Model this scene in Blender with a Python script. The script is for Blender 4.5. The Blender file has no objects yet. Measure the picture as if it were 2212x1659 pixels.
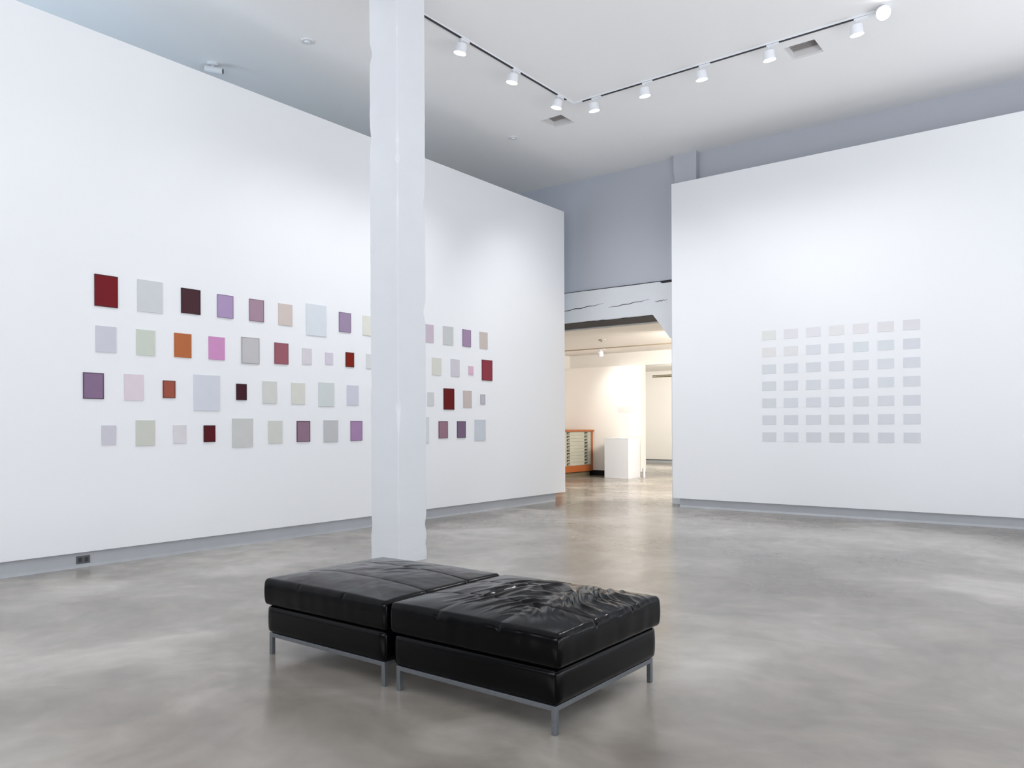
import bpy, bmesh, math, random
from mathutils import Vector, Matrix, noise

scene = bpy.context.scene
COL = scene.collection

# ------------------------------------------------------------------ camera
IMG_W, IMG_H = 2212, 1659
F_PX, YAW, ROLL, CY = 1689.76, 0.655006, -0.0040734, 919.74
cam_data = bpy.data.cameras.new('camera')
cam = bpy.data.objects.new('camera', cam_data)
COL.objects.link(cam)
fwd = Vector((-math.sin(YAW), math.cos(YAW), 0))
rt = Vector((math.cos(YAW), math.sin(YAW), 0))
up = rt.cross(fwd)
rt2 = math.cos(ROLL) * rt + math.sin(ROLL) * up
up2 = -math.sin(ROLL) * rt + math.cos(ROLL) * up
m = Matrix((rt2, up2, -fwd)).transposed().to_4x4()
m.translation = Vector((0, 0, 1.35))
cam.matrix_world = m
cam_data.sensor_fit = 'HORIZONTAL'
cam_data.sensor_width = 36.0
cam_data.lens = 36.0 * F_PX / IMG_W
cam_data.shift_y = (CY - IMG_H / 2) / IMG_W
cam_data.clip_start = 0.05
cam_data.clip_end = 200
scene.camera = cam

# ------------------------------------------------------------------ view
scene.view_settings.view_transform = 'Standard'
scene.view_settings.look = 'None'
scene.view_settings.gamma = 1.0
scene.view_settings.use_curve_mapping = False
scene.view_settings.exposure = 0.33

world = bpy.data.worlds.new('world')
scene.world = world
world.use_nodes = True
world.node_tree.nodes['Background'].inputs[0].default_value = (0.75, 0.85, 1.0, 1)
world.node_tree.nodes['Background'].inputs[1].default_value = 0.6

# ------------------------------------------------------------------ light levels
SPOT_LEFT = 66.0       # wall washers on the track along the left wall
SPOT_RIGHT = 58.0      # wall washers on the track along the right wall
FILL_COL = (0.93, 0.955, 1.0)
LAMP = (0.98, 0.985, 1.0)


def area_light(name, loc, target, sx, sy, power, color):
    d = bpy.data.lights.new(name, 'AREA')
    d.shape = 'RECTANGLE'
    d.size, d.size_y, d.energy, d.color = sx, sy, power, color
    o = bpy.data.objects.new(name, d)
    COL.objects.link(o)
    o.location = loc
    o.rotation_euler = (Vector(target) - Vector(loc)).to_track_quat('-Z', 'Y').to_euler()
    return o


# added fill behind the camera tilted to the ceiling; added cool fill for assumed daylight from the left
area_light('south_fill', (-2.8, -4.85, 2.3), (-4.0, 3, 8.6), 9.0, 2.4, 640, FILL_COL)
area_light('assumed_daylight_fill', (-11.9, 0.6, 3.0), (-6, 2.0, 4.6), 4.0, 4.4, 240, (0.66, 0.83, 1.0))  # added unseen area light, no window here; brightens the ceiling on the left
area_light('east_uplight_fill', (4.2, 4.5, 0.6), (2.6, 4.5, 5.0), 13.0, 1.6, 540, FILL_COL)  # added upward light near the floor, brightens the ceiling
# unseen area lights added to brighten the two rooms beyond the opening (out of sight to the sides)
area_light('back_room_fill', (-6.0, 15.2, 3.2), (-7.6, 18.0, 0.3), 1.8, 1.6, 440, (1.0, 0.94, 0.86))
area_light('far_room_fill', (-10.5, 22.0, 3.2), (-12.6, 25.0, 1.0), 2.5, 1.5, 220, (1.0, 0.96, 0.88))

ART_K = 1.06        # painted colour from the colour seen on the lit wall
CARD_K = 1.04
LEFT_AIM, LEFT_SIZE = (-0.36, 0.0, -1.0), 80
RIGHT_AIM, RIGHT_SIZE = (0.0, 0.58, -1.0), 92

# ------------------------------------------------------------------ materials
def lin(h):
    out = []
    for i in (0, 2, 4):
        c = int(h[i:i + 2], 16) / 255
        out.append(c / 12.92 if c <= 0.04045 else ((c + 0.055) / 1.055) ** 2.4)
    return out


def new_mat(name):
    mt = bpy.data.materials.new(name)
    mt.use_nodes = True
    nt = mt.node_tree
    return mt, nt, nt.nodes['Principled BSDF']


def nd(nt, kind, **kw):
    n = nt.nodes.new(kind)
    for k, v in kw.items():
        if k in n.inputs:
            n.inputs[k].default_value = v
        else:
            setattr(n, k, v)
    return n


def plain(name, col, rough=0.6, metal=0.0, bump=0.0, bscale=60, var=0.02, vscale=3.0, spec=0.5):
    """procedural paint-like material: base colour with a faint cloudy variation and a fine bump"""
    mt, nt, b = new_mat(name)
    tc = nd(nt, 'ShaderNodeTexCoord')
    nz = nd(nt, 'ShaderNodeTexNoise', Scale=vscale, Detail=3.0)
    nt.links.new(tc.outputs['Object'], nz.inputs['Vector'])
    mx = nd(nt, 'ShaderNodeMix', data_type='RGBA')
    mx.inputs['A'].default_value = (*[max(0, c * (1 - var)) for c in col], 1)
    mx.inputs['B'].default_value = (*[min(1, c * (1 + var)) for c in col], 1)
    nt.links.new(nz.outputs['Fac'], mx.inputs['Factor'])
    nt.links.new(mx.outputs['Result'], b.inputs['Base Color'])
    b.inputs['Roughness'].default_value = rough
    b.inputs['Metallic'].default_value = metal
    b.inputs['Specular IOR Level'].default_value = spec
    if bump:
        n2 = nd(nt, 'ShaderNodeTexNoise', Scale=bscale, Detail=4.0)
        nt.links.new(tc.outputs['Object'], n2.inputs['Vector'])
        bp = nd(nt, 'ShaderNodeBump', Strength=bump, Distance=0.002)
        nt.links.new(n2.outputs['Fac'], bp.inputs['Height'])
        nt.links.new(bp.outputs['Normal'], b.inputs['Normal'])
    return mt


def emit(name, col, strength):
    mt, nt, b = new_mat(name)
    b.inputs['Base Color'].default_value = (0.8, 0.8, 0.8, 1)
    b.inputs['Emission Color'].default_value = (*col, 1)
    b.inputs['Emission Strength'].default_value = strength
    return mt


def concrete():
    mt, nt, b = new_mat('polished concrete')
    tc = nd(nt, 'ShaderNodeTexCoord')
    warp = nd(nt, 'ShaderNodeTexNoise', Scale=0.7, Detail=3.0)
    nt.links.new(tc.outputs['Object'], warp.inputs['Vector'])
    add = nd(nt, 'ShaderNodeVectorMath', operation='MULTIPLY_ADD')
    nt.links.new(warp.outputs['Color'], add.inputs[0])
    add.inputs[1].default_value = (1.1, 1.1, 1.1)
    nt.links.new(tc.outputs['Object'], add.inputs[2])
    n1 = nd(nt, 'ShaderNodeTexNoise', Scale=0.62, Detail=6.0, Roughness=0.5)
    nt.links.new(add.outputs[0], n1.inputs['Vector'])
    r1 = nd(nt, 'ShaderNodeValToRGB')
    e = r1.color_ramp.elements
    e[0].position = 0.34
    e[0].color = (*FLOOR_DARK, 1)
    e[1].position = 0.66
    e[1].color = (*FLOOR_LIGHT, 1)
    mid = e.new(0.5)
    mid.color = (*FLOOR_MID, 1)
    nt.links.new(n1.outputs['Fac'], r1.inputs['Fac'])
    n2 = nd(nt, 'ShaderNodeTexNoise', Scale=3.2, Detail=5.0, Roughness=0.5)
    nt.links.new(add.outputs[0], n2.inputs['Vector'])
    r2 = nd(nt, 'ShaderNodeValToRGB')
    r2.color_ramp.elements[0].position = 0.3
    r2.color_ramp.elements[0].color = (0.86, 0.86, 0.86, 1)
    r2.color_ramp.elements[1].position = 0.7
    r2.color_ramp.elements[1].color = (1.12, 1.12, 1.12, 1)
    nt.links.new(n2.outputs['Fac'], r2.inputs['Fac'])
    mu = nd(nt, 'ShaderNodeMix', data_type='RGBA', blend_type='MULTIPLY')
    mu.inputs['Factor'].default_value = 1.0
    nt.links.new(r1.outputs['Color'], mu.inputs['A'])
    nt.links.new(r2.outputs['Color'], mu.inputs['B'])
    nt.links.new(mu.outputs['Result'], b.inputs['Base Color'])
    rr = nd(nt, 'ShaderNodeMapRange')
    rr.inputs['From Min'].default_value = 0.3
    rr.inputs['From Max'].default_value = 0.7
    rr.inputs['To Min'].default_value = 0.15
    rr.inputs['To Max'].default_value = 0.26
    nt.links.new(n2.outputs['Fac'], rr.inputs['Value'])
    nt.links.new(rr.outputs['Result'], b.inputs['Roughness'])
    b.inputs['Specular IOR Level'].default_value = 0.5
    n3 = nd(nt, 'ShaderNodeTexNoise', Scale=9.0, Detail=3.0)
    nt.links.new(tc.outputs['Object'], n3.inputs['Vector'])
    bp = nd(nt, 'ShaderNodeBump', Strength=0.05, Distance=0.004)
    nt.links.new(n3.outputs['Fac'], bp.inputs['Height'])
    nt.links.new(bp.outputs['Normal'], b.inputs['Normal'])
    return mt


def leather():
    mt, nt, b = new_mat('black leather')
    tc = nd(nt, 'ShaderNodeTexCoord')
    b.inputs['Base Color'].default_value = (0.0015, 0.0015, 0.0018, 1)
    b.inputs['Specular IOR Level'].default_value = 0.13
    n1 = nd(nt, 'ShaderNodeTexNoise', Scale=7.0, Detail=4.0)
    nt.links.new(tc.outputs['Object'], n1.inputs['Vector'])
    rr = nd(nt, 'ShaderNodeMapRange')
    rr.inputs['To Min'].default_value = 0.13
    rr.inputs['To Max'].default_value = 0.22
    nt.links.new(n1.outputs['Fac'], rr.inputs['Value'])
    nt.links.new(rr.outputs['Result'], b.inputs['Roughness'])
    v = nd(nt, 'ShaderNodeTexVoronoi', Scale=420.0)
    nt.links.new(tc.outputs['Object'], v.inputs['Vector'])
    bp = nd(nt, 'ShaderNodeBump', Strength=0.06, Distance=0.0005)
    nt.links.new(v.outputs['Distance'], bp.inputs['Height'])
    nt.links.new(bp.outputs['Normal'], b.inputs['Normal'])
    return mt


def brushed():
    mt, nt, b = new_mat('brushed steel')
    tc = nd(nt, 'ShaderNodeTexCoord')
    n1 = nd(nt, 'ShaderNodeTexNoise', Scale=140.0, Detail=3.0)
    nt.links.new(tc.outputs['Object'], n1.inputs['Vector'])
    rp = nd(nt, 'ShaderNodeValToRGB')
    rp.color_ramp.elements[0].color = (0.13, 0.14, 0.15, 1)
    rp.color_ramp.elements[1].color = (0.24, 0.255, 0.275, 1)
    nt.links.new(n1.outputs['Fac'], rp.inputs['Fac'])
    nt.links.new(rp.outputs['Color'], b.inputs['Base Color'])
    b.inputs['Metallic'].default_value = 0.85
    b.inputs['Roughness'].default_value = 0.42
    return mt


def wood():
    mt, nt, b = new_mat('orange varnished wood')
    tc = nd(nt, 'ShaderNodeTexCoord')
    mp = nd(nt, 'ShaderNodeMapping')
    mp.inputs['Scale'].default_value = (4, 4, 40)
    nt.links.new(tc.outputs['Object'], mp.inputs['Vector'])
    n1 = nd(nt, 'ShaderNodeTexNoise', Scale=2.0, Detail=5.0)
    nt.links.new(mp.outputs['Vector'], n1.inputs['Vector'])
    rp = nd(nt, 'ShaderNodeValToRGB')
    rp.color_ramp.elements[0].color = (0.27, 0.065, 0.016, 1)
    rp.color_ramp.elements[1].color = (0.44, 0.135, 0.035, 1)
    nt.links.new(n1.outputs['Fac'], rp.inputs['Fac'])
    nt.links.new(rp.outputs['Color'], b.inputs['Base Color'])
    b.inputs['Roughness'].default_value = 0.4
    return mt


FLOOR_DARK, FLOOR_MID, FLOOR_LIGHT = (0.185, 0.163, 0.138), (0.285, 0.258, 0.225), (0.45, 0.42, 0.378)

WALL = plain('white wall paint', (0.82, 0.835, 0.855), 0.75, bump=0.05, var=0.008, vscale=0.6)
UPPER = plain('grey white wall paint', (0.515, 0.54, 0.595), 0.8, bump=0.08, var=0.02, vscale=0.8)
CEIL = plain('ceiling paint', (0.88, 0.88, 0.88), 0.85, bump=0.05, var=0.01, vscale=0.5)
KICK = plain('grey white kickboard paint', (0.46, 0.48, 0.51), 0.6, bump=0.1, var=0.05, vscale=6)
TIMBER = plain('painted timber', (0.72, 0.74, 0.77), 0.65, bump=0.35, bscale=18, var=0.03, vscale=4)
OUTER = plain('grey plaster', (0.30, 0.31, 0.33), 0.8)
CREAM = plain('cream wall paint', (0.84, 0.815, 0.78), 0.8, var=0.01)
DARKKICK = plain('black kickboard paint', (0.02, 0.018, 0.018), 0.6)
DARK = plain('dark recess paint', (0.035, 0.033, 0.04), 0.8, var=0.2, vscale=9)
CRACK = plain('dark crack', (0.03, 0.03, 0.035), 0.9)
FLOOR = concrete()
LEATHER = leather()
STEEL = brushed()
WOOD = wood()
SEAM = plain('black seam thread', (0.003, 0.003, 0.003), 0.7)
TRACKBLACK = plain('black track slot', (0.012, 0.012, 0.014), 0.5)
LAMPWHITE = plain('white lamp enamel', (0.86, 0.88, 0.92), 0.4)
LENS = emit('lamp lens', LAMP, 14.0)
WARMLENS = emit('warm lamp lens', (1.0, 0.9, 0.75), 6.0)
GRILLE = plain('grey duct metal', (0.42, 0.40, 0.40), 0.6, var=0.1, vscale=20)
VENTLIP = plain('vent enamel', (0.80, 0.79, 0.79), 0.6)
PLATE = plain('dark grey plastic', (0.10, 0.105, 0.115), 0.5)
PLATE2 = plain('black plastic', (0.03, 0.03, 0.033), 0.5)
DRAWER = plain('pale green grey enamel', (0.42, 0.42, 0.35), 0.45, var=0.04)
PULL = plain('black drawer pull', (0.02, 0.015, 0.012), 0.4)
PEDESTAL = plain('white pedestal paint', (0.70, 0.72, 0.76), 0.6)
PAPER = plain('white paper', (0.85, 0.85, 0.85), 0.7)
SMALLTEXT = plain('pale grey wall label', (0.70, 0.69, 0.68), 0.7)
PLASTIC = plain('off white plastic', (0.74, 0.75, 0.77), 0.5)
SLOT = plain('brown vent slot', (0.16, 0.13, 0.06), 0.6, var=0.3, vscale=12)


# ------------------------------------------------------------------ mesh helpers
def box(bm, x0, x1, y0, y1, z0, z1):
    vs = [bm.verts.new((x, y, z)) for x in (x0, x1) for y in (y0, y1) for z in (z0, z1)]
    for f in ((0, 1, 3, 2), (4, 6, 7, 5), (0, 4, 5, 1), (2, 3, 7, 6), (0, 2, 6, 4), (1, 5, 7, 3)):
        bm.faces.new([vs[i] for i in f])


def cyl(bm, p0, p1, r0, r1=None, n=28, cap0=True, cap1=True):
    p0, p1 = Vector(p0), Vector(p1)
    r1 = r0 if r1 is None else r1
    d = (p1 - p0).normalized()
    a = d.orthogonal().normalized()
    b = d.cross(a)
    A, B = [], []
    for i in range(n):
        t = 2 * math.pi * i / n
        o = math.cos(t) * a + math.sin(t) * b
        A.append(bm.verts.new(p0 + o * r0))
        B.append(bm.verts.new(p1 + o * r1))
    for i in range(n):
        j = (i + 1) % n
        bm.faces.new((A[i], A[j], B[j], B[i]))
    if cap0:
        bm.faces.new(A[::-1])
    if cap1:
        bm.faces.new(B)


def dome(bm, c, d, r, h, n=28, k=5):
    c, d = Vector(c), Vector(d).normalized()
    a = d.orthogonal().normalized()
    b = d.cross(a)
    rings = []
    for j in range(k):
        t = j / k * math.pi / 2
        rings.append([bm.verts.new(c + d * h * math.sin(t) + (math.cos(2 * math.pi * i / n) * a + math.sin(2 * math.pi * i / n) * b) * r * math.cos(t)) for i in range(n)])
    tip = bm.verts.new(c + d * h)
    for j in range(k - 1):
        for i in range(n):
            q = (i + 1) % n
            bm.faces.new((rings[j][i], rings[j][q], rings[j + 1][q], rings[j + 1][i]))
    for i in range(n):
        bm.faces.new((rings[-1][i], rings[-1][(i + 1) % n], tip))


def prism(bm, pts, axis, a, b):
    """extrude a polygon given in the plane across `axis` from a to b"""
    def P(u, v, w):
        return {'x': (w, u, v), 'y': (u, w, v), 'z': (u, v, w)}[axis]
    A = [bm.verts.new(P(u, v, a)) for u, v in pts]
    B = [bm.verts.new(P(u, v, b)) for u, v in pts]
    n = len(pts)
    bm.faces.new(A)
    bm.faces.new(B[::-1])
    for i in range(n):
        bm.faces.new((A[i], B[i], B[(i + 1) % n], A[(i + 1) % n]))


def obj(name, bm, mat, parent=None, smooth=False, bevel=0.0, segs=2, origin=None):
    bmesh.ops.recalc_face_normals(bm, faces=bm.faces)
    if origin is not None:
        bmesh.ops.translate(bm, verts=bm.verts, vec=-Vector(origin))
    me = bpy.data.meshes.new(name)
    bm.to_mesh(me)
    bm.free()
    o = bpy.data.objects.new(name, me)
    COL.objects.link(o)
    if origin is not None:
        o.location = origin
    for mm in (mat if isinstance(mat, (list, tuple)) else [mat]):
        me.materials.append(mm)
    if smooth:
        for p in me.polygons:
            p.use_smooth = True
    if bevel:
        mod = o.modifiers.new('bevel', 'BEVEL')
        mod.width = bevel
        mod.segments = segs
        mod.limit_method = 'ANGLE'
    if parent is not None:
        o.parent = parent
    return o


def bx(name, dims, mat, parent=None, bevel=0.0, origin=None, **k):
    bm = bmesh.new()
    box(bm, *dims)
    return obj(name, bm, mat, parent, bevel=bevel, origin=origin, **k)


def tag(o, label, cat, group=None):
    o['label'] = label
    o['category'] = cat
    if group:
        o['group'] = group
    return o


def thing(name, label, cat, loc=(0, 0, 0), group=None):
    o = bpy.data.objects.new(name, None)
    o.empty_display_size = 0.1
    COL.objects.link(o)
    o.location = loc
    return tag(o, label, cat, group)


def struct(o, label=None):
    o['kind'] = 'structure'
    if label:
        o['label'] = label
    return o


def dup(root, loc):
    r = root.copy()
    COL.objects.link(r)
    r.location = loc
    for ch in list(root.children):
        c = ch.copy()
        COL.objects.link(c)
        c.parent = r
        for g in list(ch.children):
            d = g.copy()
            COL.objects.link(d)
            d.parent = c
    return r


ORD = ['first', 'second', 'third', 'fourth', 'fifth', 'sixth', 'seventh', 'eighth', 'ninth', 'tenth']

# ------------------------------------------------------------------ the setting
ZC = 5.955          # ceiling height
XL = -7.85          # face of the left exhibition wall
YR = 11.85          # face of the right exhibition wall
YB = 12.42          # structural back wall
ZB = 3.29           # ceiling of the rooms beyond

bm = bmesh.new()
box(bm, -14.5, 5.2, -5.2, 26.2, -0.2, 0.0)
struct(obj('floor', bm, FLOOR), 'grey mottled polished concrete floor')

# main ceiling with two square duct openings
VENTS = [(-6.85, -6.47, 9.645, 10.02), (-3.19, -2.815, 9.63, 10.02)]
bm = bmesh.new()
xs = sorted({-12.3, 5.2, *[v[0] for v in VENTS], *[v[1] for v in VENTS]})
ys = sorted({-5.2, 12.7, *[v[2] for v in VENTS], *[v[3] for v in VENTS]})
for i in range(len(xs) - 1):
    for j in range(len(ys) - 1):
        mx_, my_ = (xs[i] + xs[i + 1]) / 2, (ys[j] + ys[j + 1]) / 2
        if any(v[0] < mx_ < v[1] and v[2] < my_ < v[3] for v in VENTS):
            continue
        box(bm, xs[i], xs[i + 1], ys[j], ys[j + 1], ZC, ZC + 0.03)
bmesh.ops.remove_doubles(bm, verts=bm.verts, dist=1e-5)
struct(obj('ceiling', bm, CEIL), 'white painted ceiling')

# exhibition walls, floating above recessed kickboards
struct(bx('wall_left', (XL - 0.3, XL, -3.2, 11.79, 0.152, 5.212), WALL), 'white exhibition wall on the left')
struct(bx('wall_right', (-5.765, 4.4, YR, YR + 0.3, 0.148, 5.325), WALL), 'white exhibition wall on the right')


def kick(name, along, a, b, face, back, z1, mat, seed):
    """kickboard whose lower edge meets the floor a little unevenly"""
    bm = bmesh.new()
    n = 80
    rows = []
    for i in range(n + 1):
        t = a + (b - a) * i / n
        w = 0.006 + 0.02 * max(0.0, noise.noise(Vector((t * 1.3, seed, 0))))
        zmid = 0.03 + 0.012 * noise.noise(Vector((t * 2.1, seed + 5, 0)))
        d = 1 if face > back else -1
        prof = [(face + d * w, 0.0), (face + d * w * 0.5, zmid * 0.5), (face, zmid), (face, z1), (back, z1), (back, 0.0)]
        rows.append([bm.verts.new((u, t, z) if along == 'y' else (t, u, z)) for u, z in prof])
    for i in range(n):
        for k in range(6):
            q = (k + 1) % 6
            bm.faces.new((rows[i][k], rows[i][q], rows[i + 1][q], rows[i + 1][k]))
    bm.faces.new(rows[0])
    bm.faces.new(rows[-1][::-1])
    return struct(obj(name, bm, mat, bevel=0))


kick('baseboard_left', 'y', -3.1, 11.55, XL - 0.05, XL - 0.25, 0.152, KICK, 1.0)
kick('baseboard_right', 'x', -5.66, 4.3, YR + 0.05, YR + 0.25, 0.148, KICK, 4.0)

# structural back wall above the beam and beside the opening
bm = bmesh.new()
box(bm, -12.2, 5.2, YB, YB + 0.2, 3.86, ZC)
box(bm, -12.2, -10.9, YB, YB + 0.2, 0, 3.86)
box(bm, -5.5, 5.2, YB, YB + 0.2, 0, 3.86)
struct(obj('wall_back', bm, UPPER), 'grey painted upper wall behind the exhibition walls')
# plain outer walls (behind and beside the camera)
bm = bmesh.new()
box(bm, 5.0, 5.2, -5.0, 12.62, 0, ZC)
struct(obj('wall_east', bm, OUTER))
bm = bmesh.new()
box(bm, -12.2, 5.2, -5.2, -5.0, 0, ZC)
struct(obj('wall_south', bm, OUTER))
bm = bmesh.new()
box(bm, -12.3, -12.1, -5.0, 12.42, 0, ZC)
struct(obj('wall_west', bm, WALL))

# rooms beyond the opening
bm = bmesh.new()
box(bm, -14.5, -4.5, 13.12, 26.0, ZB, ZB + 0.12)
struct(obj('ceiling_back', bm, CREAM), 'cream ceiling of the room beyond the opening')
struct(bx('wall_back_room', (-12.05, -9.69, 18.1, 18.36, 0.145, 2.92), CREAM), 'floating wall in the room beyond, lit by a spotlight')
struct(bx('baseboard_back_room', (-12.05, -9.95, 18.16, 18.32, 0, 0.145), DARKKICK))
bm = bmesh.new()
box(bm, -12.3, -4.5, 18.37, 18.5, 2.925, ZB)
box(bm, -8.7, -4.5, 18.37, 18.5, 0, 2.925)
struct(obj('wall_header', bm, CREAM), 'wall strip above the floating wall')
struct(bx('wall_back_west', (-12.25, -12.06, 12.63, 18.5, 0, ZB), CREAM))
struct(bx('wall_back_east', (-4.6, -4.5, 12.63, 26.0, 0, ZB), CREAM))
struct(bx('wall_far', (-14.3, -4.6, 25.5, 25.75, 0.125, ZB), CREAM), 'cream wall of the farthest room')
struct(bx('baseboard_far', (-14.2, -4.6, 25.56, 25.75, 0, 0.125), KICK))
struct(bx('wall_far_west', (-14.4, -14.3, 18.5, 25.75, 0, ZB), CREAM))
bm = bmesh.new()
cyl(bm, (-9.64, 18.16, 0), (-9.64, 18.16, 0.24), 0.032)
tag(obj('corner_guard', bm, PLASTIC, smooth=False), 'short pale post at the foot of the wall end behind the pedestal', 'post')

# ------------------------------------------------------------------ timber posts and beam
def timber_column(name, x0, x1, y0, y1, z0, z1, seed, amp, label, cat, nz=260, mat=None):
    """square timber: straight faces, with arrises that are nicked and slightly wavy"""
    bm = bmesh.new()
    rnd = random.Random(seed)
    nicks = [(rnd.randrange(4), rnd.uniform(z0, z1), rnd.uniform(0.012, 0.035) * amp, rnd.uniform(0.03, 0.09)) for _ in range(16)]
    if name == 'timber_column':
        nicks += [(0, 4.02, 0.0, 0.06), (1, 3.98, 0.03, 0.05), (2, 3.58, 0.035, 0.10), (2, 0.36, 0.02, 0.06), (2, 0.16, 0.016, 0.04), (0, 0.36, 0.012, 0.06)]
    rings = []
    for i in range(nz + 1):
        z = z0 + (z1 - z0) * i / nz
        ring = []
        cor = [(x0, y0), (x1, y0), (x1, y1), (x0, y1)]
        cx_, cy_ = (x0 + x1) / 2, (y0 + y1) / 2
        for c in range(4):
            x, y = cor[c]
            w = 0.0035 * amp * noise.noise(Vector((z * 2.2, c * 7.1, seed))) + 0.002 * amp * noise.noise(Vector((z * 11, c * 3.3, seed)))
            w += sum(-d * math.exp(-((z - zc) / s) ** 2) for cc, zc, d, s in nicks if cc == c)
            nx_, ny_ = cor[(c + 1) % 4]
            px_, py_ = cor[(c - 1) % 4]
            ch = 0.004 + max(0.0, -w)       # chamfer grows where the arris is nicked
            L1 = math.hypot(px_ - x, py_ - y)
            L2 = math.hypot(nx_ - x, ny_ - y)
            sx, sy = math.copysign(1, x - cx_) * max(w, 0), math.copysign(1, y - cy_) * max(w, 0)
            ring.append((x + (px_ - x) / L1 * ch + sx, y + (py_ - y) / L1 * ch + sy))
            ring.append((x + (nx_ - x) / L2 * ch + sx, y + (ny_ - y) / L2 * ch + sy))
        rings.append([bm.verts.new((p[0], p[1], z)) for p in ring])
    for i in range(nz):
        for k in range(8):
            q = (k + 1) % 8
            bm.faces.new((rings[i][k], rings[i][q], rings[i + 1][q], rings[i + 1][k]))
    bm.faces.new(rings[0][::-1])
    bm.faces.new(rings[-1])
    return tag(obj(name, bm, mat or TIMBER, origin=((x0 + x1) / 2, (y0 + y1) / 2, z0)), label, cat)


timber_column('timber_column', -5.935, -5.54, 5.39, 5.78, 0, ZC, 3, 1.0, 'tall square white painted timber column behind the black bench', 'column')
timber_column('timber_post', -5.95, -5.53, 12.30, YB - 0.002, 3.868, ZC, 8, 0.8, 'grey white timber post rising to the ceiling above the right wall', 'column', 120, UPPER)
timber_column('timber_post', -6.02, -5.53, 12.35, 12.62, 0, 3.25, 9, 0.5, 'white timber post beside the opening, behind the right wall edge', 'column', 120)

# beam over the opening, with knee brace and cracks
bt = thing('timber_beam', 'rough white timber beam with long cracks across the opening', 'beam', (-8.2, 12.45, 3.265))
bm = bmesh.new()
nx = 120
rings = []
for i in range(nx + 1):
    x = -10.9 + (-5.95 + 10.9) * i / nx
    wb = 0.010 * noise.noise(Vector((x * 2.3, 1, 0))) + 0.006 * noise.noise(Vector((x * 9, 2, 0)))
    wt = 0.010 * noise.noise(Vector((x * 1.7, 3, 0))) + 0.004 * noise.noise(Vector((x * 8, 4, 0)))
    top = 3.838 + wt * 0.7
    if x > -6.2:
        top -= 0.030
    rings.append([bm.verts.new(p) for p in ((x, 12.33, 3.285 + wb), (x, 12.33, top), (x, 12.345, top + 0.004), (x, 12.415, top + 0.004), (x, 12.415, 3.29), (x, 12.34, 3.275 + wb))])
for i in range(nx):
    for k in range(6):
        q = (k + 1) % 6
        bm.faces.new((rings[i][k], rings[i][q], rings[i + 1][q], rings[i + 1][k]))
bm.faces.new(rings[0][::-1])
bm.faces.new(rings[-1])
bb = obj('beam', bm, TIMBER, bt)
bb.location = (8.2, -12.45, -3.265)


def crack(pts, name='crack'):
    bm = bmesh.new()
    A, B = [], []
    for x, z, w in pts:
        j = 0.004 * noise.noise(Vector((x * 14, z * 3, 0)))
        A.append(bm.verts.new((x, 12.3285, z + j + w)))
        B.append(bm.verts.new((x, 12.3285, z + j - w)))
    for i in range(len(pts) - 1):
        bm.faces.new((A[i], A[i + 1], B[i + 1], B[i]))
    g = bmesh.ops.extrude_face_region(bm, geom=list(bm.faces))
    bmesh.ops.translate(bm, verts=[v for v in g['geom'] if isinstance(v, bmesh.types.BMVert)], vec=(0, 0.004, 0))
    o = obj(name, bm, CRACK, bt)
    o.location = (8.2, -12.45, -3.265)
    return o


def span(x0, z0, x1, z1, w, n=24, wob=0.006):
    return [(x0 + (x1 - x0) * i / n, z0 + (z1 - z0) * i / n + wob * math.sin(i * 0.9), w * math.sin(math.pi * (0.08 + 0.9 * i / n)) + 0.0006) for i in range(n + 1)]


crack(span(-8.35, 3.50, -7.35, 3.57, 0.007))
crack(span(-7.25, 3.485, -6.42, 3.55, 0.006))
crack(span(-6.32, 3.50, -6.08, 3.515, 0.006))
bm = bmesh.new()
prism(bm, [(-6.38, 3.30), (-6.03, 2.845), (-5.95, 2.845), (-5.95, 3.30)], 'y', 12.325, 12.50)
kb = obj('knee_brace', bm, TIMBER, bt, bevel=0.004)
kb.location = (8.2, -12.45, -3.265)
# shadow gap between beam and wall above, soffit behind the beam
tag(bx('post_cap_block', (-5.945, -5.535, 12.33, 12.62, 3.252, 3.838), TIMBER, bevel=0.006), 'timber block where the beam meets the post', 'beam')
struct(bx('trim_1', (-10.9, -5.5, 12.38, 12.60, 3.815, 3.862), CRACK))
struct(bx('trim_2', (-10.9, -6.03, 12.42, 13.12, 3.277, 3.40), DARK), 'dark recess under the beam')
struct(bx('trim_3', (-10.9, -5.53, 13.12, 13.30, 3.262, 3.289), KICK), 'pale ragged edge where the cream ceiling begins')

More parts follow.
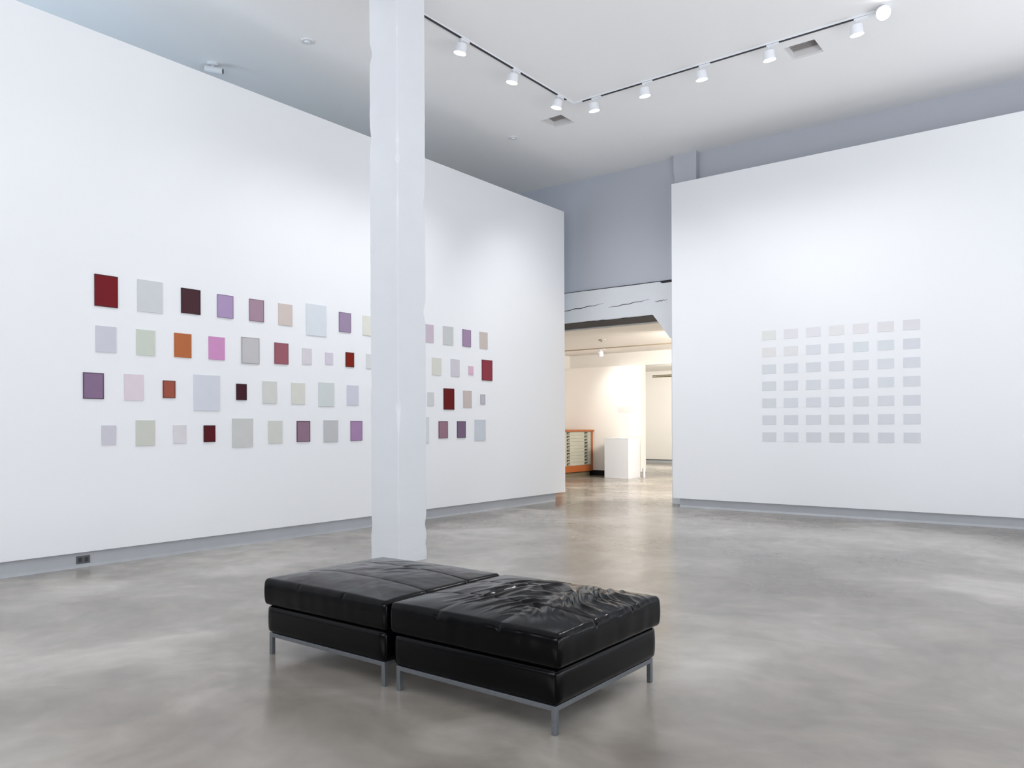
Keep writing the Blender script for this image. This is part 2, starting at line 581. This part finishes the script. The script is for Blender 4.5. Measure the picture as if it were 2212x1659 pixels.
# ------------------------------------------------------------------ bench: two leather ottomans side by side
def ottoman(cx, label, seed, wrinkle):
    W, D = 1.05, 0.965
    y0 = 2.785
    cy = y0 + D / 2
    t = thing('leather_ottoman', label, 'bench', (cx, cy, 0))
    # frame (legs + rails)
    fx0, fx1, fy0, fy1, s = -0.4925, 0.4925, 2.806 - cy, 3.71 - cy, 0.024
    for x in (fx0, fx1 - s):
        for y in (fy0, fy1 - s):
            bx('leg', (x, x + s, y, y + s, 0, 0.128), STEEL, t, bevel=0.0015)
    zr0, zr1 = 0.105, 0.128
    bx('rail', (fx0 + s, fx1 - s, fy0, fy0 + s, zr0, zr1), STEEL, t, bevel=0.0015)
    bx('rail', (fx0 + s, fx1 - s, fy1 - s, fy1, zr0, zr1), STEEL, t, bevel=0.0015)
    bx('rail', (fx0, fx0 + s, fy0 + s, fy1 - s, zr0, zr1), STEEL, t, bevel=0.0015)
    bx('rail', (fx1 - s, fx1, fy0 + s, fy1 - s, zr0, zr1), STEEL, t, bevel=0.0015)

    def rbox(hx, hy, hz, r, n, m, disp):
        bm = bmesh.new()

        def add(fu, nu, nv):
            g = [[bm.verts.new(fu(-1 + 2 * i / nu, -1 + 2 * j / nv)) for j in range(nv + 1)] for i in range(nu + 1)]
            for i in range(nu):
                for j in range(nv):
                    bm.faces.new((g[i][j], g[i + 1][j], g[i + 1][j + 1], g[i][j + 1]))
        add(lambda u, v: (u * hx, v * hy, hz), n, n)
        add(lambda u, v: (u * hx, v * hy, -hz), n, n)
        add(lambda u, v: (u * hx, -hy, v * hz), n, m)
        add(lambda u, v: (u * hx, hy, v * hz), n, m)
        add(lambda u, v: (-hx, u * hy, v * hz), n, m)
        add(lambda u, v: (hx, u * hy, v * hz), n, m)
        bmesh.ops.remove_doubles(bm, verts=bm.verts, dist=1e-5)
        for v in bm.verts:
            p = v.co.copy()
            q = Vector((max(-(hx - r), min(hx - r, p.x)), max(-(hy - r), min(hy - r, p.y)), max(-(hz - r), min(hz - r, p.z))))
            nrm = (p - q)
            if nrm.length > 1e-9:
                # spread the border band evenly round the arc
                nrm.normalize()
                p = q + nrm * r
            else:
                nrm = Vector((0, 0, 0))
            v.co = p + disp(p, nrm)
        return bm

    # lower box
    def dlow(p, n):
        bulge = 0.006 * (1 - (p.z / 0.082) ** 2)
        return Vector((n.x * bulge, n.y * bulge, 0))
    bm = rbox(0.503, 0.462, 0.0815, 0.022, 40, 12, dlow)
    lb = obj('base_upholstery', bm, LEATHER, t, smooth=True)
    lb.location = (0, 2.80 + 0.462 - cy, 0.2105)

    # cushion
    hx, hy, hz = W / 2, D / 2, 0.078
    rnd = random.Random(seed)

    def ridge(v, sharp):
        t_ = 1 - min(1.0, abs(v) * sharp)
        return t_ * t_ * (3 - 2 * t_)

    def dtop(p, n):
        u, v = p.x / hx, p.y / hy
        out = Vector((0, 0, 0))
        topw = max(0.0, min(1.0, (p.z + 0.2 * hz) / (1.1 * hz)))
        if topw > 0:
            dz = 0.034 * (1 - abs(u) ** 3) * (1 - abs(v) ** 3)
            # 3 x 3 stitched panels
            for c in (-0.36, 0.36):
                sv = p.y - c * hy + 0.004 * math.sin(5 * u)
                su = p.x - c * hx + 0.004 * math.sin(5 * v)
                dz -= 0.0035 * math.exp(-(sv / 0.005) ** 2) + 0.002 * math.exp(-(sv / 0.03) ** 2)
                if wrinkle > 0.5:
                    dz -= 0.0012 * math.exp(-(su / 0.007) ** 2) + 0.003 * math.exp(-(su / 0.03) ** 2)
            edge = max(0.0, 1 - max(abs(u), abs(v)) ** 10)
            P = Vector((p.x, p.y, seed))
            if wrinkle > 0.5:
                # folds fan out from the sat-on middle towards the right hand edge
                mx_ = math.exp(-((u - 0.16) / 0.76) ** 4 - ((v - 0.20) / 0.78) ** 4)
                q = Vector((p.x + 0.05 * noise.noise(P * 3.5), p.y + 0.05 * noise.noise(P * 3.5 + Vector((9, 3, 1))), seed))
                wr = max(0.0, min(1.0, (u + 0.05) / 0.75))
                wr = wr * wr * (3 - 2 * wr)
                # folds run front-to-back on the left and swing round towards the right hand edge
                ang = math.radians(78 - 95 * wr)
                ca, sa = math.cos(ang), math.sin(ang)
                a1 = noise.noise(Vector(((-q.x * sa + q.y * ca) * 13, (q.x * ca + q.y * sa) * 3.0, 4.2)))
                a2 = noise.noise(Vector((((-q.x * sa + q.y * ca) + 0.3 * q.x) * 21, (q.x * ca + q.y * sa) * 5.0, 9.4)))
                dz += mx_ * (0.015 * ridge(a1, 2.1) + 0.006 * ridge(a2, 2.2) - 0.010)
                dz += mx_ * 0.006 * noise.noise(q * 9)
                dz += 0.004 * noise.noise(P * 6) * edge
            else:
                mx_ = math.exp(-((u + 0.05) / 0.55) ** 2 - ((v - 0.35) / 0.5) ** 2)
                st = noise.noise(Vector(((p.x * 0.8 - p.y * 0.6) * 9, (p.x * 0.6 + p.y * 0.8) * 4, 3.3)))
                dz += mx_ * 0.006 * ridge(st, 2.6)
                dz += 0.004 * noise.noise(P * 5) * edge
                dz += 0.0012 * noise.noise(P * 16) * edge
            out.z += dz * topw
        # gathered leather: notches at the seams and a soft belly on the sides
        belly = 0.008 * (1 - (p.z / hz) ** 2) if abs(p.z) < hz else 0
        w2 = 0.0025 * noise.noise(Vector((p.x * 13, p.y * 13, p.z * 5 + seed)))
        nk = 0.0
        nt_ = math.exp(-((p.z - hz) / 0.022) ** 2)
        if abs(n.y) > 0.5:
            nk = nt_ * sum(0.006 * math.exp(-((p.x - c * hx) / 0.008) ** 2) for c in (-0.36, 0.36))
        elif abs(n.x) > 0.5:
            nk = nt_ * sum(0.006 * math.exp(-((p.y - c * hy) / 0.008) ** 2) for c in (-0.36, 0.36))
        out.x += n.x * (belly + w2 - nk)
        out.y += n.y * (belly + w2 - nk)
        return out
    bm = rbox(hx - 0.006, hy - 0.006, hz, 0.020, 170, 16, dtop)
    cu = obj('cushion', bm, LEATHER, t, smooth=True)
    cu.location = (0, 0, 0.293 + hz)
    return t


ottoman(-3.487, 'smooth topped black leather ottoman with steel legs, left half of the bench', 1.0, 0.2)
ottoman(-2.415, 'wrinkled black leather ottoman with steel legs, right half of the bench', 2.0, 1.0)

# ------------------------------------------------------------------ colour panels on the left wall
ART = [
 (3.56, 3.783, 2.534, 2.845, '6e1a20', 2, 'deep red panel, first from left, top row of left wall'),
 (3.982, 4.246, 2.532, 2.856, 'c5c8ca', 0, 'large pale grey panel, second from left, top row of left wall'),
 (4.452, 4.671, 2.565, 2.832, '452a30', 2, 'dark brown panel, third from left, top row of left wall'),
 (4.874, 5.071, 2.565, 2.82, 'a48fb2', 1, 'lilac panel, fourth from left, top row of left wall'),
 (5.278, 5.471, 2.567, 2.82, '9e8494', 1, 'dusty mauve panel, fifth from left, top row of left wall'),
 (5.674, 5.871, 2.562, 2.817, 'c7bbb5', 0, 'beige panel, sixth from left, top row of left wall'),
 (6.075, 6.385, 2.477, 2.865, 'ced4da', 0, 'very large pale blue grey panel, seventh from left, top row of left wall'),
 (6.589, 6.784, 2.565, 2.816, '9785a0', 1, 'muted violet panel, eighth from left, top row of left wall'),
 (6.99, 7.186, 2.557, 2.815, 'd6d6cc', 0, 'cream panel, partly hidden by the left edge of the column, top row'),
 (8.136, 8.346, 2.563, 2.821, 'c0b3bf', 0, 'light mauve panel, partly hidden by the right edge of the column, top row'),
 (8.55, 8.774, 2.558, 2.831, 'c0c3c3', 0, 'light grey panel, second right of the white column, top row of left wall'),
 (8.986, 9.176, 2.565, 2.823, '9a84a0', 1, 'lilac mauve panel, third right of the white column, top row of left wall'),
 (9.393, 9.585, 2.563, 2.824, 'beb4ae', 0, 'tan beige panel, fourth right of the white column, top row of left wall'),
 (3.57, 3.766, 2.088, 2.344, 'c4c4ce', 0, 'pale lavender grey panel, first from left, second row of left wall'),
 (3.969, 4.164, 2.085, 2.346, 'c2c9be', 0, 'pale green panel, second from left, second row of left wall'),
 (4.373, 4.566, 2.09, 2.346, 'ad653f', 0, 'orange brown panel, third from left, second row of left wall'),
 (4.769, 4.963, 2.092, 2.344, 'c48bb8', 0, 'bright pink panel, fourth from left, second row of left wall'),
 (5.174, 5.407, 2.075, 2.373, 'bab8ba', 1, 'warm grey panel, fifth from left, second row of left wall'),
 (5.616, 5.809, 2.094, 2.345, '955a66', 1, 'dusty rose panel, sixth from left, second row of left wall'),
 (6.016, 6.157, 2.117, 2.311, 'cdc8cf', 0, 'small pale mauve grey panel, seventh from left, second row of left wall'),
 (6.368, 6.488, 2.135, 2.282, 'cbc5d1', 0, 'tiny pale lilac panel, eighth from left, second row of left wall'),
 (6.697, 6.833, 2.12, 2.309, '7c1c10', 2, 'small brick red panel, ninth from left, second row of left wall'),
 (7.045, 7.202, 2.118, 2.312, 'ced0d0', 0, 'small pale grey panel, partly hidden by the left edge of the column, second row'),
 (8.311, 8.508, 2.096, 2.349, 'cfcfc7', 0, 'pale cream panel, first right of the white column, second row of left wall'),
 (8.719, 8.914, 2.095, 2.352, 'c6c2ca', 0, 'pale mauve grey panel, second right of the white column, second row of left wall'),
 (9.125, 9.236, 2.138, 2.271, 'd0adc0', 0, 'tiny pink panel, third right of the white column, second row of left wall'),
 (9.443, 9.7, 2.066, 2.39, '863240', 2, 'large crimson panel, fourth right of the white column, second row of left wall'),
 (3.45, 3.643, 1.627, 1.881, '816a86', 2, 'mauve purple panel, first from left, third row of left wall'),
 (3.845, 4.04, 1.623, 1.885, 'd3c8d0', 0, 'pale pink panel, second from left, third row of left wall'),
 (4.247, 4.381, 1.655, 1.838, '965040', 2, 'small rust panel, third from left, third row of left wall'),
 (4.592, 4.901, 1.528, 1.917, 'cacdd6', 0, 'very large pale lavender grey panel, fourth from left, third row of left wall'),
 (5.107, 5.238, 1.654, 1.838, '421c26', 2, 'small near black maroon panel, fifth from left, third row of left wall'),
 (5.452, 5.646, 1.623, 1.883, 'cacac7', 0, 'pale stone grey panel, sixth from left, third row of left wall'),
 (5.855, 6.052, 1.624, 1.881, 'cdcec6', 0, 'pale ivory grey panel, seventh from left, third row of left wall'),
 (6.261, 6.505, 1.602, 1.904, 'c7cdcd', 0, 'pale green grey panel, eighth from left, third row of left wall'),
 (6.715, 6.91, 1.627, 1.884, 'c6c6d2', 0, 'pale lavender panel, ninth from left, third row of left wall'),
 (8.212, 8.349, 1.65, 1.841, 'c9cacc', 0, 'small light grey panel, first right of the white column, third row of left wall'),
 (8.557, 8.787, 1.594, 1.909, '620c10', 2, 'large blood red panel, second right of the white column, third row of left wall'),
 (8.997, 9.194, 1.631, 1.889, 'bdb2ae', 0, 'fawn beige panel, third right of the white column, third row of left wall'),
 (9.405, 9.516, 1.689, 1.842, 'b5b3bc', 1, 'tiny grey panel, fourth right of the white column, third row of left wall'),
 (3.623, 3.761, 1.178, 1.37, 'c4c2cb', 0, 'small lavender grey panel, first from left, bottom row of left wall'),
 (3.961, 4.158, 1.161, 1.422, 'c2c4bb', 0, 'pale sage grey panel, second from left, bottom row of left wall'),
 (4.359, 4.5, 1.179, 1.372, 'cfcdd0', 0, 'small faint pinkish grey panel, third from left, bottom row of left wall'),
 (4.706, 4.842, 1.185, 1.368, '52141e', 2, 'small dark maroon panel, fourth from left, bottom row of left wall'),
 (5.053, 5.317, 1.12, 1.446, 'c2c3c1', 0, 'large pale grey panel, fifth from left, bottom row of left wall'),
 (5.526, 5.721, 1.158, 1.42, 'c7c8c2', 0, 'pale olive grey panel, sixth from left, bottom row of left wall'),
 (5.929, 6.126, 1.164, 1.418, '8a6e80', 2, 'plum mauve panel, seventh from left, bottom row of left wall'),
 (6.339, 6.565, 1.154, 1.43, 'b8b9bb', 0, 'mid grey panel, eighth from left, bottom row of left wall'),
 (6.774, 6.97, 1.164, 1.42, '9f80a5', 1, 'orchid purple panel, ninth from left, bottom row of left wall'),
 (8.063, 8.239, 1.108, 1.481, 'cdd1d4', 0, 'tall pale grey panel, partly hidden by the right edge of the column, bottom row'),
 (8.446, 8.641, 1.17, 1.42, '92707e', 2, 'rose mauve panel, second right of the white column, bottom row of left wall'),
 (8.853, 9.047, 1.169, 1.421, '735f78', 2, 'dark violet panel, third right of the white column, bottom row of left wall'),
 (9.262, 9.526, 1.119, 1.447, 'bfc6cd', 0, 'large pale blue grey panel, fourth right of the white column, bottom row of left wall'),
]


mats = {}


def paint(hexc, k, rough=0.55):
    if (hexc, k) not in mats:
        c = [min(0.9, x * k) for x in lin(hexc)]
        mats[(hexc, k)] = plain('panel ' + hexc, c, rough, bump=0.05, var=0.03, vscale=8, spec=0.15)
    return mats[(hexc, k)]


EDGE1 = {}
for (y0, y1, z0, z1, hexc, bord, lab) in ART:
    o = bx('colour_panel', (XL, XL + 0.010, y0, y1, z0, z1), paint(hexc, ART_K), bevel=0.0012, origin=(XL, (y0 + y1) / 2, (z0 + z1) / 2))
    tag(o, lab, 'artwork', 'colour panels on the left wall')
    if bord:
        bm = bmesh.new()
        w = 0.007 if bord == 2 else 0.005
        a, b, c, d = y0 - (y0 + y1) / 2, y1 - (y0 + y1) / 2, z0 - (z0 + z1) / 2, z1 - (z0 + z1) / 2
        for q in ((a, b, c, c + w), (a, b, d - w, d), (a, a + w, c + w, d - w), (b - w, b, c + w, d - w)):
            box(bm, 0.0102, 0.0122, *q)
        k = 0.28 if bord == 2 else 0.55
        col = [x * k for x in lin(hexc)]
        if (hexc, 'e') not in EDGE1:
            EDGE1[(hexc, 'e')] = plain('edge ' + hexc, col, 0.6)
        e = obj('border', bm, EDGE1[(hexc, 'e')], o)
        e['label'] = 'darker edge strip'

# ------------------------------------------------------------------ grid of 49 pale cards on the right wall
ROWN = ['top row', 'second row', 'third row', 'fourth row', 'fifth row', 'sixth row', 'bottom row']
rnd = random.Random(7)
TINT = [['dadbd9', 'dad9dd', 'dbdade', 'dbdbdc', 'dbd9dc', 'd8d6d9', 'd7d5d9'],
        ['dcdbdb', 'dbdbdc', 'd4d7dd', 'd3d6dc', 'd2d7db', 'd2d7db', 'cfd2d8']]
for r in range(7):
    for c in range(7):
        if r < 2:
            hx_ = TINT[r][c]
        else:
            base = [0xd3, 0xd6, 0xdb]
            w_ = rnd.uniform(-1.5, 1.5)
            base = [b - (r - 2) * 0.9 + w_ + rnd.uniform(-0.7, 0.7) for b in base]
            base[0] += (r - 2) * 0.4
            hx_ = '%02x%02x%02x' % tuple(int(b) for b in base)
        xc = -4.153 + 0.3283 * c
        zc = 2.714 - 0.2585 * r
        o = bx('paper_card', (xc - 0.1055, xc + 0.1055, YR - 0.004, YR, zc - 0.0705, zc + 0.0705), paint(hx_, CARD_K, 0.7), origin=(xc, YR, zc))
        pos = ('leftmost' if c == 0 else 'rightmost' if c == 6 else ORD[c] + ' from left')
        tag(o, 'pale grey landscape card, %s in the %s of the right wall grid' % (pos, ROWN[r]), 'artwork', 'pale cards in a grid on the right wall')

# ------------------------------------------------------------------ track lighting
TX, TY = -6.087, 9.39


def track(name, dims, slots, label):
    t = thing(name, label, 'lighting track', ((dims[0] + dims[1]) / 2, (dims[2] + dims[3]) / 2, ZC))
    L = Vector(t.location)
    bm = bmesh.new()
    box(bm, *dims, ZC - 0.020, ZC)
    h = obj('rail', bm, LAMPWHITE, t)
    h.location = -L
    bm = bmesh.new()
    for s in slots:
        box(bm, *s, ZC - 0.027, ZC - 0.0195)
    s = obj('slot', bm, TRACKBLACK, t)
    s.location = -L
    s['label'] = 'black slot along the rail'
    return t


def segs_(a, b, gaps):
    out, cur = [], a
    for g in sorted(gaps):
        if g - 0.02 > cur:
            out.append((cur, g - 0.02))
        cur = g + 0.13
    if cur < b:
        out.append((cur, b))
    return out


Y1 = [-1.0, 0.0, 1.0, 2.0, 3.0, 4.0, 5.0, 6.0, 6.98, 7.99, 9.0]  # lamps short of the column's right side are unseen, assumed to light the wall
X2 = [-5.757, -4.965, -4.155, -3.285, -2.288]
track('lighting_track', (TX - 0.0155, TX + 0.0155, -2.0, 9.25), [(TX - 0.015, TX + 0.015, a, b) for a, b in segs_(-2, 9.20, Y1)],
      'ceiling track with black slot running parallel to the left wall')
track('lighting_track', (-5.96, -2.05, TY - 0.019, TY + 0.019), [(a, b, TY - 0.014, TY + 0.014) for a, b in segs_(-5.93, -2.30, X2)],
      'ceiling track running parallel to the right wall')
bm = bmesh.new()
prism(bm, [(TX - 0.02, 9.25), (TX + 0.02, 9.25), (TX + 0.02, TY - 0.02), (-5.96, TY - 0.02), (-5.96, TY + 0.02), (TX - 0.02, TY + 0.02)], 'z', ZC - 0.028, ZC)
tag(obj('track_corner', bm, LAMPWHITE, origin=(TX, TY, ZC)), 'white corner connector joining the two ceiling tracks', 'lighting track')


def spotlight(loc, along, aim_vis, aim_light, label, power, size_deg, blend, lens_mat=LENS, col=LAMP, group='white spotlights on the ceiling tracks', drop=0.03):
    """adapter on the track, short yoke, round head with a domed lens; `loc` is the point on the ceiling"""
    t = thing('track_spotlight', label, 'spotlight', loc, group)
    a = Vector(along)
    bm = bmesh.new()
    p = Vector((0, 0, -0.024))
    lo, hi = (-0.02, 0.13)
    if drop < 0:
        lo, hi = (-0.02, 0.10)
    if abs(a.x) > 0.5:
        box(bm, lo, hi, -0.017, 0.017, -0.045, -0.024)
    else:
        box(bm, -0.017, 0.017, lo, hi, -0.045, -0.024)
    obj('adapter', bm, LAMPWHITE, t, bevel=0.003)
    d = Vector(aim_vis).normalized()
    top = Vector((0, 0, -0.045))
    hc = top + Vector((0, 0, -drop)) + d * 0.0
    bm = bmesh.new()
    cyl(bm, (0, 0, -0.044), hc + Vector((0, 0, -0.02)), 0.009, n=12)
    obj('stem', bm, LAMPWHITE, t, smooth=False)
    bm = bmesh.new()
    L = 0.125
    cyl(bm, hc, hc + d * 0.02, 0.035, 0.066, cap1=False)
    cyl(bm, hc + d * 0.02, hc + d * L, 0.066, 0.074, cap0=False, cap1=False)
    cyl(bm, hc + d * L, hc + d * (L - 0.012), 0.074, 0.067, cap0=False, cap1=True)
    h = obj('lamp_head', bm, LAMPWHITE, t, smooth=True)
    em = h.modifiers.new('edge', 'EDGE_SPLIT')
    em.split_angle = math.radians(35)
    bm = bmesh.new()
    dome(bm, hc + d * (L - 0.0115), d, 0.0665, 0.022)
    ln = obj('lens', bm, lens_mat, h, smooth=True)
    ln['label'] = 'glowing white lens'
    ld = bpy.data.lights.new('bulb', 'SPOT')
    ld.energy, ld.color = power, col
    ld.spot_size, ld.spot_blend, ld.shadow_soft_size = math.radians(size_deg), blend, 0.06
    lo_ = bpy.data.objects.new('bulb', ld)
    COL.objects.link(lo_)
    lo_.parent = t
    lo_.location = hc + d * (L + 0.03)
    lo_.rotation_euler = Vector(aim_light).to_track_quat('-Z', 'Y').to_euler()
    return t


lab1 = {6.98: 'white track spotlight nearest the column on the left track', 7.99: 'white track spotlight, middle of the three right of the column',
        9.0: 'white track spotlight on the left track, beside the corner connector'}
for y in Y1:
    spotlight((TX, y, ZC), (0, 1, 0), (-0.20, -0.05, -1), LEFT_AIM if y < 8.5 else (-0.30, 0.42, -1.0), lab1.get(y, 'assumed unseen white track spotlight on the left track, nearer than the column'), SPOT_LEFT * (1.6 if y > 8.5 else 0.15 if y < 4.5 else 0.6 if y < 5.5 else 1.1), LEFT_SIZE, 0.9)
lab2 = ['white track spotlight on the right track, beside the corner connector', 'second spotlight from the corner on the right track',
        'third spotlight from the corner on the right track', 'spotlight on the right track beside the larger ceiling vent', 'spotlight right of the larger ceiling vent, below the glaring lamp']
for x, lb in zip(X2, lab2):
    spotlight((x, TY, ZC), (1, 0, 0), (0.06, 0.16, -1), RIGHT_AIM if x > -5.5 else (-0.38, 0.62, -1.0), lb, SPOT_RIGHT * (1.6 if x < -5.5 else 1.0), RIGHT_SIZE, 0.9)
spotlight((-2.02, TY, ZC), (1, 0, 0), (0.35, -0.85, -0.62), (0.3, -0.8, -0.9), 'glaring spotlight turned towards the room, last on the right track', 160, 90, 0.7, drop=-0.02)

# ------------------------------------------------------------------ ceiling vents, detectors
for (x0, x1, y0, y1), lb in zip(VENTS, ('square recessed ceiling vent near the track corner', 'square recessed ceiling vent beside the right track')):
    cx_, cy_ = (x0 + x1) / 2, (y0 + y1) / 2
    t = thing('ceiling_vent', lb, 'vent', (cx_, cy_, ZC))
    a, b = (x1 - x0) / 2, (y1 - y0) / 2
    bm = bmesh.new()
    box(bm, -a - .015, a + .015, -b - .015, -b, 0.0305, 0.16)
    box(bm, -a - .015, a + .015, b, b + .015, 0.0305, 0.16)
    box(bm, -a - .015, -a, -b, b, 0.0305, 0.16)
    box(bm, a, a + .015, -b, b, 0.0305, 0.16)
    obj('housing', bm, VENTLIP, t)
    bm = bmesh.new()
    box(bm, -a, a, -b, b, 0.118, 0.13)
    for i in range(9):
        yy = -b + (i + 0.5) * 2 * b / 9
        box(bm, -a, a, yy - 0.004, yy + 0.004, 0.100, 0.118)
    obj('grille', bm, GRILLE, t)


def ceiling_disc(loc, r, h, name, label, cat, mat=PLASTIC, nub=True):
    t = thing(name, label, cat, loc)
    bm = bmesh.new()
    cyl(bm, (0, 0, 0), (0, 0, -h * 0.5), r, r * 0.94)
    obj('base_plate', bm, mat, t, smooth=False)
    if nub:
        bm = bmesh.new()
        cyl(bm, (0, 0, -h * 0.5), (0, 0, -h), r * 0.5, r * 0.4)
        obj('sensor', bm, mat, t, smooth=False)
    return t


ceiling_disc((-7.608, 5.927, ZC), 0.075, 0.03, 'ceiling_sensor', 'round white ceiling disc left of the column top', 'sensor')
ceiling_disc((-7.585, 9.93, ZC), 0.075, 0.03, 'ceiling_sensor', 'round white ceiling disc below the vent by the track corner', 'sensor')
ceiling_disc((-9.128, 15.239, ZB), 0.085, 0.06, 'smoke_detector', 'smoke detector on the cream ceiling beyond the opening', 'smoke detector', plain('beige plastic', (0.42, 0.38, 0.33), 0.7))
t = thing('security_camera', 'white security camera on the ceiling above the left wall', 'camera', (-9.03, 5.56, ZC))
bm = bmesh.new()
cyl(bm, (0, 0, 0), (0, 0, -0.03), 0.07, 0.065)
obj('mount', bm, PLASTIC, t)
bm = bmesh.new()
cyl(bm, (-0.06, -0.07, -0.07), (0.08, 0.09, -0.09), 0.042, 0.042)
cyl(bm, (0, 0, -0.03), (0.0, 0.0, -0.06), 0.02)
obj('camera_body', bm, PLASTIC, t)
bm = bmesh.new()
cyl(bm, (0.08, 0.09, -0.0901), (0.086, 0.097, -0.0908), 0.028, 0.028)
obj('lens', bm, PLATE2, t)

# ------------------------------------------------------------------ outlet on the left kickboard
t = thing('wall_outlet', 'dark grey power outlet on the kickboard under the left wall', 'outlet', (XL - 0.05, 3.467, 0.074))
bx('cover_plate', (0, 0.008, -0.064, 0.064, -0.037, 0.037), PLATE, t, bevel=0.003)
for dy in (-0.03, 0.03):
    s = bx('socket', (0.0081, 0.0095, dy - 0.017, dy + 0.017, -0.021, 0.021), PLATE2, t)

# ------------------------------------------------------------------ room beyond: flat file cabinet
CX = -11.13
t = thing('flat_file_cabinet', 'orange wooden flat file cabinet with pale drawers, beyond the opening', 'cabinet', (CX, 17.3, 0))


def cab(name, x0, x1, y0, y1, z0, z1, mat, parent=None, bevel=0.002):
    return bx(name, (x0 - CX, x1 - CX, y0 - 17.3, y1 - 17.3, z0, z1), mat, parent if parent is not None else t, bevel=bevel)


cab('plinth', -11.95, CX - 0.06, 16.6, 18.0, 0, 0.135, plain('brown plinth', (0.16, 0.13, 0.08), 0.6))
cab('top', -12.0, CX + 0.03, 16.48, 18.095, 1.19, 1.24, WOOD)
bm = bmesh.new()
for q in ((-11.98, CX, 16.52, 16.60, 0.135, 1.19), (-11.98, CX, 17.99, 18.07, 0.135, 1.19), (-11.98, CX, 16.60, 17.99, 0.135, 0.30), (-11.98, -11.94, 16.6, 17.99, 0.30, 1.19)):
    box(bm, q[0] - CX, q[1] - CX, q[2] - 17.3, q[3] - 17.3, q[4], q[5])
obj('carcass', bm, WOOD, t, bevel=0.002)
for i in range(10):
    z = 0.304 + i * 0.0885
    d = cab('drawer', -11.9, CX - 0.012, 16.605, 17.985, z, z + 0.0855, DRAWER, bevel=0.001)
    for y in (16.876, 17.735):
        bm = bmesh.new()
        box(bm, -0.012, -0.004, y - 17.3 - 0.065, y - 17.3 + 0.065, z + 0.050, z + 0.072)
        box(bm, -0.012, -0.004, y - 17.3 - 0.065, y - 17.3 - 0.030, z + 0.012, z + 0.050)
        box(bm, -0.004, 0.010, y - 17.3 - 0.065, y - 17.3 + 0.065, z + 0.050, z + 0.056)
        box(bm, -0.012, -0.004, y - 17.3 + 0.01, y - 17.3 + 0.065, z + 0.012, z + 0.026)
        obj('pull', bm, PULL, d)

# pedestal with open booklet
t = thing('pedestal', 'white box pedestal standing before the spotlit wall beyond the opening', 'pedestal', (-10.03, 17.73, 0))
bx('plinth_body', (-0.35, 0.35, -0.32, 0.30, 0.0, 1.0), PEDESTAL, t, bevel=0.004)
bx('top_board', (-0.352, 0.352, -0.322, 0.302, 1.0, 1.018), PEDESTAL, t, bevel=0.002)
bm = bmesh.new()
prism(bm, [(-0.14, 1.0), (0.0, 1.006), (0.14, 1.0), (0.14, 1.012), (0.07, 1.03), (0.0, 1.016), (-0.07, 1.03), (-0.14, 1.012)], 'y', -0.10, 0.10)
bk = obj('open_booklet', bm, PAPER)
bk.location = (-10.12, 17.68, 0.0185)
tag(bk, 'small white open booklet lying on the pedestal', 'book')
tag(bx('wall_label', (-0.20, 0.20, -0.004, 0.0, -0.07, 0.07), SMALLTEXT, origin=None), 'pale grey label card on the wall above the pedestal', 'label').location = (-10.18, 18.099, 1.76)

# spotlight in the room beyond
t = spotlight((-10.18, 16.9, ZB), (1, 0, 0), (-0.25, 0.55, -0.8), (0.10, 1.0, -0.95), 'small cream spotlight below the ceiling beyond the opening', 52, 96, 0.95,
              WARMLENS, (1.0, 0.95, 0.88), None, drop=0.03)
bm = bmesh.new()
box(bm, -12.0, -5.0, 16.88, 16.92, ZB - 0.022, ZB)
tag(obj('lighting_track', bm, plain('brown track', (0.35, 0.28, 0.20), 0.6), origin=(-8.5, 16.9, ZB)), 'thin brownish lighting track on the cream ceiling beyond the opening', 'lighting track')
# linear vent in the farthest room
t = thing('linear_vent', 'thin dark slot vent high on the farthest wall', 'vent', (-12.7, 25.5, 3.11))
bx('vent_frame', (-0.475, 0.475, -0.012, 0.0, -0.042, 0.042), SLOT, t)
for i in range(6):
    bx('louvre', (-0.46 + i * 0.155, -0.32 + i * 0.155, -0.016, -0.012, -0.006, 0.006), CREAM, t)
